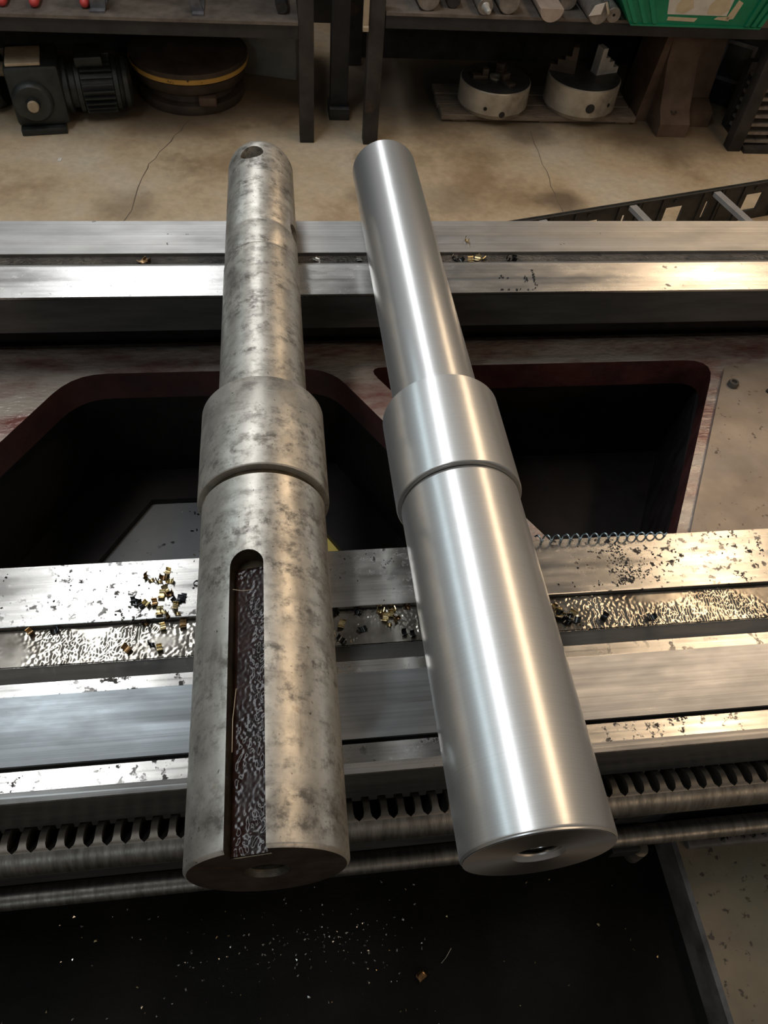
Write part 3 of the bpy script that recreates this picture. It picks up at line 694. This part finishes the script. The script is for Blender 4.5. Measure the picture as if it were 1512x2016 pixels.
for k, (pp, lab) in enumerate((([(-.0355, .150, .0945), (-.0352, .168, .0948), (-.0335, .186, .0942)], 'thin pale wire bristle lying along the left edge of the greasy keyway'), ([(-.036, .252, .0915), (-.030, .2505, .0918), (-.024, .2508, .0920)], 'thin pale wire bristle lying across the upper end of the greasy keyway'))):
    bm = bmesh.new(); tube(bm, pp, .00022, 6); tag(obj('wire_bristle', bm, 'tan'), lab, 'bristle')
bm = bmesh.new(); tube(bm, [(-.0705 + .0022 * math.cos(a), .3155 + .0022 * math.sin(a), .0006 + .0004 * math.sin(a * 2)) for a in [.5 + 5.4 * k / 16 for k in range(17)]], .0004, 6)
tag(obj('wire_ring', bm, 'blackchip'), 'tiny dark open wire ring on the front flat way touching the stained shaft', 'wire')
o = swarf('fine_swarf', 'swarfblack', [q for q in clump(60, .44, .158, .03, .003, -.256) if .153 < q[1] < .163 and q[0] > .37], .002, .005); tag(o, 'dark clumps of swarf on the back ridge of the grey-green casting', 'swarf')
o = swarf('fine_swarf', 'swarfblack', [q for q in clump(90, .215, .262, .012, .003, -.006) + clump(60, .235, .264, .02, .002, -.006) if .2605 < q[1] < .285], .0008, .002); tag(o, 'fine dark swarf trailing right from the bright shaft in the front groove', 'swarf')

# ------------------------------------------------------------------ benches behind
ZS = -.405    # left shelf height
bl = thing('workbench', 'dark steel bench at the upper left with a low shelf carrying tools', 'bench', (-.6, 2.65, FL))
bm = bmesh.new(); box(bm, -1.6, .088, 2.385, 3.0, ZS - .008, ZS); obj('shelf', bm, 'shelf', bl, smooth=0)
bm = bmesh.new(); box(bm, -1.6, .088, 2.395, 2.43, ZS - .047, ZS - .0085, bev=.002); obj('shelf_rail', bm, 'benchrail', bl)
bm = bmesh.new(); box(bm, -1.7, .14, 2.45, 3.05, .10, .14); obj('bench_top', bm, 'bench', bl, smooth=0)
for x, y in ((.088, 2.415), (-1.66, 2.415), (.088, 2.95), (-1.66, 2.95)):
    bm = bmesh.new(); box(bm, x, x + .044, y - .02, y + .025, FL, .0998, bev=.002); obj('leg', bm, 'bench', bl)
ZR = -.372
br = thing('workbench', 'dark steel bench at the upper right with round bars on its low shelf', 'bench', (1.0, 2.65, FL))
bm = bmesh.new(); box(bm, .333, 2.2, 2.385, 3.0, ZR - .008, ZR); obj('shelf', bm, 'shelf', br, smooth=0)
bm = bmesh.new(); box(bm, .333, 2.2, 2.393, 2.43, ZR - .044, ZR - .0085, bev=.002); obj('shelf_rail', bm, 'benchrail', br)
bm = bmesh.new(); box(bm, .28, 2.3, 2.45, 3.05, .10, .14); obj('bench_top', bm, 'bench', br, smooth=0)
for x, y, w in ((.286, 2.40, .045), (1.510, 2.385, .045), (.286, 2.95, .045), (2.2, 2.95, .045)):
    bm = bmesh.new(); box(bm, x, x + w, y - .012, y + .030, FL, .0998, bev=.002); obj('leg', bm, 'bench', br)

bm = bmesh.new(); box(bm, -1.66, .13, 3.01, 3.02, FL, .0998); obj('added_dark_panel', bm, 'black', bl, smooth=0)  # black sheets added to darken the space under both benches
bm = bmesh.new(); box(bm, .286, 2.2, 3.01, 3.02, FL, .0998); obj('added_dark_panel', bm, 'black', br, smooth=0)
# tools on the left shelf
for i, (x, y) in enumerate(((-.700, 2.418), (-.617, 2.418), (-.487, 2.425))):
    lab = ('red round-ended tool handle at the left end of the left shelf', 'second red round-ended tool handle from the left on the shelf', 'red round-ended tool handle beside the grey brackets on the shelf')[i]
    bm = bmesh.new(); lathe(bm, [(0, 0), (.002, .007), (.007, .011), (.014, .0128), (.05, .0125), (.12, .010), (.125, 0)], 20, Matrix.Translation((x, y, ZS + .0130)), 'Y')
    hs = tag(obj('tool_handle', bm, 'red'), lab, 'tool', 'red tool handles on the left shelf')
for i, (x, w, tilt) in enumerate(((-.452, .040, .10), (-.185, .032, -.30))):
    lab = ('upright grey steel bracket standing near the red handles', 'leaning grey steel bracket standing at middle of the left shelf')[i]
    t = thing('steel_bracket', lab, 'bracket', (x, 2.43, ZS), (0, 0, 0), 'steel brackets on the left shelf')
    bm = bmesh.new(); prism(bm, [(-w / 2, 0), (w / 2, 0), (w / 2 + tilt * .12, .12), (-w / 2 + tilt * .12, .12)], -.006, .006, 'Y'); obj('upright_plate', bm, 'toolgrey', t, local=True, smooth=0)
    bm = bmesh.new(); box(bm, -w / 2, w / 2, -.022, .10, .0, .006, bev=.001); obj('foot_plate', bm, 'toolgrey', t, local=True, smooth=0)
bm = bmesh.new(); lathe(bm, [(0, 0), (0, .016), (.03, .018), (.2, .018), (.2, 0)], 24, Matrix.Translation((.045, 2.435, ZS + .018)), 'Y'); tag(obj('round_stub', bm, 'bench'), 'dark round steel stub at the right end of the left shelf', 'bar')
# tan hook strap on the leg between the benches
bm = bmesh.new(); prism(bm, [(2.372, -.418), (2.386, -.418), (2.386, -.20), (2.382, -.18), (2.378, -.20), (2.378, -.405), (2.372, -.408)], .268, .284, 'X')
tag(obj('hook_strap', bm, 'tan', smooth=0), 'tan rusty strap hook hanging against the leg of the right bench', 'hook')

# bars and pieces on the right shelf
def bar(name, x, r, y0, ln, yaw, label, m, hole=0, flatcut=False, tip=None):
    t = thing(name, label, 'bar', (x, y0, ZR + r + .0002), (0, 0, R(yaw)))
    bm = bmesh.new()
    if flatcut:
        n = 20; pts = [(r * math.cos(a), r * math.sin(a)) for a in [math.pi + math.pi * k / n for k in range(n + 1)]]
        prism(bm, pts, 0, ln, 'Y')
    else:
        lathe(bm, ([(.012, 0), (.012, hole)] if hole else []) + [(0, hole), (0, r * .93), (r * .07, r), (ln, r), (ln, 0)], 28)
    obj('body', bm, m, t, local=True)
    if tip:
        bm = bmesh.new(); lathe(bm, [(-.040, 0), (-.040, .0045), (-.034, .0085), (-.006, .0085), (.0, .012), (.0, 0)], 18); obj('nozzle_tip', bm, 'jaw', t, local=True)
    return t
bar('round_bar', .452, .032, 2.40, .40, 3, 'thick dark round bar nearest the leg on the right shelf', 'bar')
bar('round_bar', .528, .020, 2.425, .40, 1, 'dark thin round bar second from the leg on right shelf', 'bench')
bar('nozzle_bar', .612, .022, 2.385, .35, 1, 'grey bar with a bright nozzle tip on the right shelf', 'bar', tip=True)
bar('round_bar', .682, .030, 2.395, .40, 2, 'grey round bar just right of the nozzle-tipped bar', 'bar')
bar('half_round_bar', .795, .034, 2.352, .36, 0, 'pale half-round bar with flat top overhanging the right shelf', 'barpale', flatcut=True)
bar('round_bar', .868, .024, 2.44, .36, 2, 'round bar lying back between half-round bar and tagged bar', 'bar')
tb = bar('tagged_bar', .931, .027, 2.345, .34, 1, 'steel bar with a white tag and silver clip left of the round end bar', 'bar')
bm = bmesh.new(); prism(bm, [(-.030, -.004), (.004, .001), (.008, .030), (-.018, .022)], -.0025, -.0005, 'Y'); obj('tag_card', bm, 'paper', tb, local=True, smooth=0)
bm = bmesh.new(); tube(bm, [(.012, -.003, .034), (.018, -.008, .018), (.022, -.006, .004)], .005, 8); obj('clip', bm, 'silverchip', tb, local=True)
bar('round_bar', .982, .020, 2.362, .28, 0, 'small round bar with a centre hole beside the green bin', 'bar', hole=.004)

# green bin
gb_t = thing('parts_bin', 'green plastic parts bin with torn barcode label on the right shelf edge', 'bin', (1.23, 2.36, ZR))
def bin_mesh():
    bm = bmesh.new()
    z0, z1 = ZR + .0003, ZR + .17
    def ring(xl, xr, yf, yb, z): return [bm.verts.new(p) for p in ((xl, yf, z), (xr, yf, z), (xr, yb, z), (xl, yb, z))]
    o0 = ring(1.034, 1.431, 2.353, 2.80, z0); o1 = ring(.905, 1.475, 2.315, 2.82, z1)
    i1 = ring(.912, 1.468, 2.322, 2.813, z1); i0 = ring(1.040, 1.425, 2.359, 2.794, z0 + .006)
    for a, b in ((o0, o1), (o1, i1), (i1, i0)):
        for k in range(4): bm.faces.new((a[k], a[(k + 1) % 4], b[(k + 1) % 4], b[k]))
    bm.faces.new(o0); bm.faces.new(i0)
    return bm
obj('bin_body', bin_mesh(), 'bin', gb_t, smooth=0)
def on_bin(u, v, off=0.0):    # u across 0..1, v up 0..1 on the sloping front
    z = ZR + v * .17; xl = 1.034 - .129 * v; xr = 1.431 + .044 * v
    return Vector((xl + (xr - xl) * u, 2.353 - .038 * v - off, z))
def bin_patch(name, uv, m, t0, t1, smooth=0):
    bm = bmesh.new(); a = [bm.verts.new(on_bin(u, v, t0)) for u, v in uv]; b = [bm.verts.new(on_bin(u, v, t1)) for u, v in uv]; n = len(uv)
    bm.faces.new(a); bm.faces.new(b)
    for k in range(n): bm.faces.new((a[k], a[(k + 1) % n], b[(k + 1) % n], b[k]))
    return obj(name, bm, m, gb_t, smooth=0)
for u in (.03, .10, .17, .865, .915, .965):
    bin_patch('rib', [(u, .05), (u + .028, .05), (u + .028, .98), (u, .98)], 'bin', -.001, .007)
bin_patch('base_lip', [(.0, .0), (1.0, .0), (1.0, .03), (.0, .03)], 'bin', -.001, .004)
lb = bin_patch('paper_label', [(.285, .20), (.70, .20), (.71, .98), (.32, .98)], 'paper', -.0005, .0012)
for uv in ([(.34, .24), (.40, .22), (.46, .32), (.45, .44), (.38, .46), (.35, .36)], [(.56, .22), (.66, .21), (.70, .30), (.68, .48), (.60, .50), (.56, .36)], [(.70, .13), (.755, .16), (.77, .42), (.735, .46), (.72, .30)], [(.28, .10), (.48, .09), (.50, .15), (.29, .16)], [(.62, .14), (.73, .12), (.72, .19), (.64, .18)]):
    bin_patch('glue_residue', uv, 'glue', -.0005, .0016)
random.seed(3); u = .40
bm = bmesh.new()
while u < .62:
    w = random.choice((.004, .007, .011)); 
    a = [bm.verts.new(on_bin(q, v, .0018)) for q, v in ((u, .62), (u + w, .62), (u + w, .90), (u, .90))]; b = [bm.verts.new(on_bin(q, v, .0005)) for q, v in ((u, .62), (u + w, .62), (u + w, .90), (u, .90))]
    bm.faces.new(a); bm.faces.new(b)
    for k in range(4): bm.faces.new((a[k], a[(k + 1) % 4], b[(k + 1) % 4], b[k]))
    u += w + random.choice((.004, .008))
bc = obj('barcode', bm, 'ink', lb, smooth=0)

# ------------------------------------------------------------------ things on the floor
def tz(o, z): o.location.z = z; return o
# gear motor at the left
gm = thing('gear_motor', 'dark geared motor with a tan shaft end on the floor at far left', 'motor', (-.6, 2.525, FL), (0, 0, R(9)))
bm = bmesh.new(); box(bm, -.165, -.015, -.075, .09, .02, .19, bev=.012); obj('gearbox', bm, 'gear', gm, local=True)
bm = bmesh.new(); lathe(bm, [(-.105, 0), (-.105, .018), (-.095, .020), (-.095, .048), (-.088, .056), (-.075, .058), (-.06, .058), (-.06, 0)], 32, Matrix.Translation((-.105, 0, .095))); obj('output_flange', bm, 'gear', gm, local=True)
bm = bmesh.new(); lathe(bm, [(-.116, 0), (-.116, .014), (-.113, .016), (-.106, .016), (-.106, 0)], 24, Matrix.Translation((-.105, 0, .095))); obj('shaft_end', bm, 'tan', gm, local=True)['label'] = 'pale tan round shaft end'
bm = bmesh.new(); box(bm, -.155, -.06, -.07, .04, .190, .199, bev=.002); obj('top_plate', bm, 'tan', gm, local=True)['label'] = 'dusty tan top plate'
bm = bmesh.new(); box(bm, -.16, -.03, -.09, .10, .0, .0205, bev=.003); obj('foot', bm, 'gear', gm, local=True)
bm = bmesh.new(); lathe(bm, [(-.015, 0), (-.015, .075), (.0, .078), (.005, .062), (.02, .062), (.024, .074), (.036, .074), (.038, .066), (.130, .066), (.132, .074), (.144, .075), (.147, .066), (.156, .062), (.160, .072), (.172, .070), (.182, .055), (.184, 0)], 40, Matrix.Translation((0, .01, .098)), 'X'); mo = obj('motor_housing', bm, 'gear', gm, local=True)
fin = None
for k in range(26):
    a = 2 * math.pi * k / 26
    if fin is None:
        bm = bmesh.new(); box(bm, .04, .129, -.0022, .0022, .064, .080); fin = obj('cooling_fin', bm, 'gear', mo, local=True, smooth=0); fc = fin
    else: fc = fin.copy(); COL.objects.link(fc)
    fc.location = (0, .01, .098); fc.rotation_euler.x = a
bm = bmesh.new(); box(bm, .03, .11, -.03, .07, .160, .19, bev=.006); obj('terminal_box', bm, 'gear', gm, local=True)
pm = thing('motor_part', 'black motor end partly cut off at the left picture edge', 'motor', (-.86, 2.60, FL))
bm = bmesh.new(); lathe(bm, [(-.07, 0), (-.07, .07), (-.06, .085), (.03, .085), (.05, .07), (.05, 0)], 32, Matrix.Translation((0, 0, .0855)), 'X'); obj('housing', bm, 'gear', pm, local=True)
bm = bmesh.new(); lathe(bm, [(.05, 0), (.05, .02), (.075, .02), (.075, 0)], 20, Matrix.Translation((0, -.02, .12)), 'X'); obj('stub', bm, 'tan', pm, local=True)

# drum
dr = thing('iron_drum', 'brown rusty iron drum with a worn yellow rim band under the left bench', 'drum', (-.252, 2.720, FL), group=None)
bm = bmesh.new(); lathe(bm, [(0, 0), (0, .165), (.012, .170), (.030, .168), (.034, .145), (.052, .140), (.058, .160), (.070, .174), (.086, .178), (.100, .184), (.103, 0)], 64, None, 'Z'); obj('drum_body', bm, 'drum', dr, local=True)
bm = bmesh.new(); lathe(bm, [(.103, 0), (.103, .185), (.118, .189), (.119, .187), (.119, 0)], 64, None, 'Z'); obj('rim_band', bm, 'drumyel', dr, local=True)['label'] = 'worn yellow painted rim band'
bm = bmesh.new(); lathe(bm, [(.119, 0), (.119, .187), (.133, .187), (.136, .183), (.142, .115), (.146, .05), (.146, 0)], 64, None, 'Z'); obj('drum_lid', bm, 'drum', dr, local=True)
bm = bmesh.new(); box(bm, .03, .085, -.178, -.14, .036, .062, bev=.004); obj('lug', bm, 'rust', dr, local=True)

# grey block and short upright channel between the benches
bm = bmesh.new(); box(bm, -.02, .19, 0, .06, 0, .30, bev=.004); o = obj('grey_slab', bm, 'block'); o.location = (-.09, 2.86, FL); o.rotation_euler.z = R(-14); tag(o, 'grey painted slab standing behind the leg of the left bench', 'slab')
ps = thing('channel_post', 'short dark upright steel channel standing between the two benches', 'post', (.222, 2.56, FL))
bm = bmesh.new(); box(bm, -.028, .028, .0, .05, .020, .80, bev=.002); obj('channel', bm, 'benchrail', ps, local=True)
bm = bmesh.new(); box(bm, -.033, .033, -.02, .07, .0, .036, bev=.003); obj('foot_block', bm, 'bench', ps, local=True)
bm = bmesh.new(); box(bm, -.031, .031, -.022, -.012, .0365, .040); obj('foot_edge', bm, 'toolgrey', ps, local=True, smooth=0)

# planks and chucks
pl = thing('plank_base', 'dirty low wooden plank skid under the two lathe chucks', 'skid', (.9, 2.64, FL))
for i, (y0, y1, x0, x1) in enumerate(((2.540, 2.610, .560, 1.235), (2.617, 2.685, .557, 1.232), (2.692, 2.76, .560, 1.235))):
    bm = bmesh.new(); box(bm, x0, x1, y0, y1, FL + .008, FL + .026, bev=.002); obj('plank', bm, 'wood', pl, smooth=0)
for x in (.60, .90, 1.17):
    bm = bmesh.new(); box(bm, x, x + .05, 2.55, 2.755, FL, FL + .008); obj('batten', bm, 'wood', pl, smooth=0)
ZP = FL + .0262
def chuck(x, y, r, h, label, rot, dark):
    t = thing('lathe_chuck', label, 'chuck', (x, y, ZP), (0, 0, R(rot)), 'chucks on the plank skid')
    bm = bmesh.new(); lathe(bm, [(0, 0), (0, r * .90), (.012, r * .97), (.016, r), (h - .003, r), (h, r * .975), (h, 0)], 64, None, 'Z')
    b = obj('chuck_body', bm, 'chuck', t, local=True, mats=['chuck', 'chuckdark'])
    for p in b.data.polygons:
        if p.center.z > h - .0005: p.material_index = 1
    return t, b
t1, b1 = chuck(.742, 2.614, .117, .086, 'shallow dull steel chuck on the plank skid, left of the jawed chuck', 0, 1)
def sock(t, ang, r, z, rad):
    mt = Matrix.Rotation(R(ang), 4, 'Z') @ Matrix.Translation((0, -r, z))
    bm = bmesh.new(); lathe(bm, [(-.001, rad), (-.0022, rad * .95), (-.0022, rad * .62), (.0, rad * .55), (.001, 0)], 24, mt); obj('key_socket', bm, 'black', t, local=True)
sock(t1, 4, .117, .022, .010); sock(t1, -24, .117, .036, .006)
bm = bmesh.new(); lathe(bm, [(.085, 0), (.085, .022), (.092, .022), (.092, .012), (.088, .012), (.088, 0)], 24, Matrix.Translation((0.0, 0, 0)), 'Z'); obj('centre_boss', bm, 'chuck', t1, local=True)
for a in (90, 210, 330):
    m = Matrix.Rotation(R(a), 4, 'Z'); bm = bmesh.new(); box(bm, -.014, .014, .030, .080, .0862, .098, m, bev=.002); box(bm, -.014, .014, .030, .050, .098, .118, m, bev=.002); obj('jaw', bm, 'drum', t1, local=True)
t2, b2 = chuck(1.045, 2.620, .122, .100, 'larger steel chuck with raised stepped jaws, right end of the plank skid', 0, 1)
sock(t2, 0, .122, .046, .015); sock(t2, 33, .122, .050, .006)
for a, m_ in ((-72, 'jaw'), (68, 'drum')):
    m = Matrix.Rotation(R(a), 4, 'Z'); bm = bmesh.new()
    prism(bm, [(.118, .1002), (.118, .120), (.096, .120), (.096, .138), (.074, .138), (.074, .152), (.056, .152), (.056, .182), (.038, .182), (.034, .1002)], -.017, .017, 'X', m); obj('jaw', bm, m_, t2, local=True, smooth=0)

# rusty casting under the right bench
rc = thing('rusty_casting', 'rusty brown angular casting on the floor right of the chucks', 'casting', (1.36, 2.6, FL))
bm = bmesh.new(); prism(bm, [(2.462, FL), (2.462, FL + .042), (2.50, FL + .075), (2.56, FL + .20), (2.58, FL + .332), (2.74, FL + .332), (2.76, FL)], 1.288, 1.392, 'X'); obj('leg_web', bm, 'rust', rc, smooth=0)
bm = bmesh.new(); prism(bm, [(2.535, FL), (2.535, FL + .05), (2.60, FL + .07), (2.63, FL + .332), (2.74, FL + .332), (2.76, FL)], 1.3925, 1.50, 'X'); obj('side_web', bm, 'rust', rc, smooth=0)
bm = bmesh.new(); prism(bm, [(1.245, FL), (1.2875, FL), (1.2875, FL + .30), (1.270, FL + .30)], 2.57, 2.74, 'Y'); obj('flange', bm, 'rust', rc, smooth=0)
bm = bmesh.new(); lathe(bm, [(0, .010), (.004, .010), (.004, .006), (0, .005)], 18, Matrix.Translation((1.335, 2.492, FL + .068)), 'Z'); obj('bolt_hole_rim', bm, 'drum', rc)

# dark box with a raised frame, and bar rack at the right edge
db = thing('machine_box', 'dark machine housing with a raised rectangular frame behind the right bench leg', 'housing', (1.70, 2.78, FL), (0, 0, R(-38)))
bm = bmesh.new(); box(bm, -.12, .12, -.13, .13, 0, .31, bev=.008); obj('housing_body', bm, 'gear', db, local=True)
for x0, x1, z0, z1 in ((-.08, .03, .085, .097), (-.08, .03, .20, .212), (-.08, -.068, .097, .20), (.018, .03, .097, .20)):
    bm = bmesh.new(); box(bm, x0, x1, -.139, -.1302, z0, z1); obj('frame_bar', bm, 'toolgrey', db, local=True, smooth=0)
rk = thing('slatted_rack', 'dark floor rack of pale flat slats at the right picture edge', 'rack', (1.70, 2.47, FL))
bm = bmesh.new(); box(bm, 1.562, 1.90, 2.36, 2.56, FL, FL + .014); obj('base_plate', bm, 'bench', rk, smooth=0)
bm = bmesh.new(); box(bm, 1.555, 1.90, 2.52, 2.55, FL + .0142, FL + .22); obj('back_plate', bm, 'bench', rk, smooth=0)
for k in range(7):
    bm = bmesh.new(); box(bm, 1.565, 1.655, 2.39, 2.5195, FL + .022 + k * .027, FL + .031 + k * .027); obj('slat', bm, 'bar', rk, smooth=0)
for k in range(7):
    bm = bmesh.new(); box(bm, 1.675, 1.80, 2.38, 2.5195, FL + .026 + k * .027, FL + .035 + k * .027); obj('slat', bm, 'bar', rk, smooth=0)

# cable carrier on the floor behind the bed
d = Vector((1.433 - .684, 1.982 - 1.789, 0)); ang = math.atan2(d.y, d.x)
cc_t = thing('cable_carrier', 'black cable carrier chain with square windows on the floor behind the bed', 'cable carrier', (.684, 1.789, FL), (0, 0, ang))
LK = .283
def link_plate(win=True):
    bm = bmesh.new(); H = .12; t = .008
    box(bm, .002, LK - .002, 0, t, 0, .030); box(bm, .002, LK - .002, 0, t, .086, H)
    box(bm, .002, .088, 0, t, .030, .086); box(bm, .150, .226, 0, t, .030, .086); box(bm, .238, LK - .002, 0, t, .030, .086)
    box(bm, .0, LK - .001, -.004, t + .002, H - .003, H)
    box(bm, .066, .072, -.004, 0, .004, H - .004); box(bm, .205, .210, -.004, 0, .004, H - .004); box(bm, .268, .272, -.004, 0, .004, H - .004)
    lathe(bm, [(-.003, .006), (0, .006)], 12, Matrix.Translation((.112, 0, .104)))
    return bm
src = None
for k in range(-2, 5):
    if src is None:
        src = obj('link_plate', link_plate(), 'carrier', cc_t, local=True, smooth=0); c = src
        bm = bmesh.new(); box(bm, 0, .022, -.215, -.0045, .104, .1165); cb0 = obj('cross_bar', bm, 'carriergrey', cc_t, local=True, smooth=0); cb = cb0
        fp0 = obj('front_link_plate', link_plate(), 'carriergrey', cc_t, local=True, smooth=0); fp = fp0
    else:
        c = src.copy(); COL.objects.link(c); cb = cb0.copy(); COL.objects.link(cb); fp = fp0.copy(); COL.objects.link(fp)
    x = k * LK + .055
    c.location = (x, 0, 0); cb.location = (x + .235, 0, 0); fp.location = (x, -.225, 0)
# small litter on the floor
for x, y, m_, lab in ((-.62, 2.28, 'paper', 'tiny pale paper scrap on the floor at left'), (.40, 2.115, 'paper', 'tiny white scrap on the floor right of the bright shaft')):
    bm = bmesh.new(); box(bm, -.009, .009, -.005, .005, 0, .002); o = obj('paper_scrap', bm, m_, smooth=0); o.location = (x, y, FL); o.rotation_euler.z = random.uniform(0, 2); tag(o, lab, 'scrap')
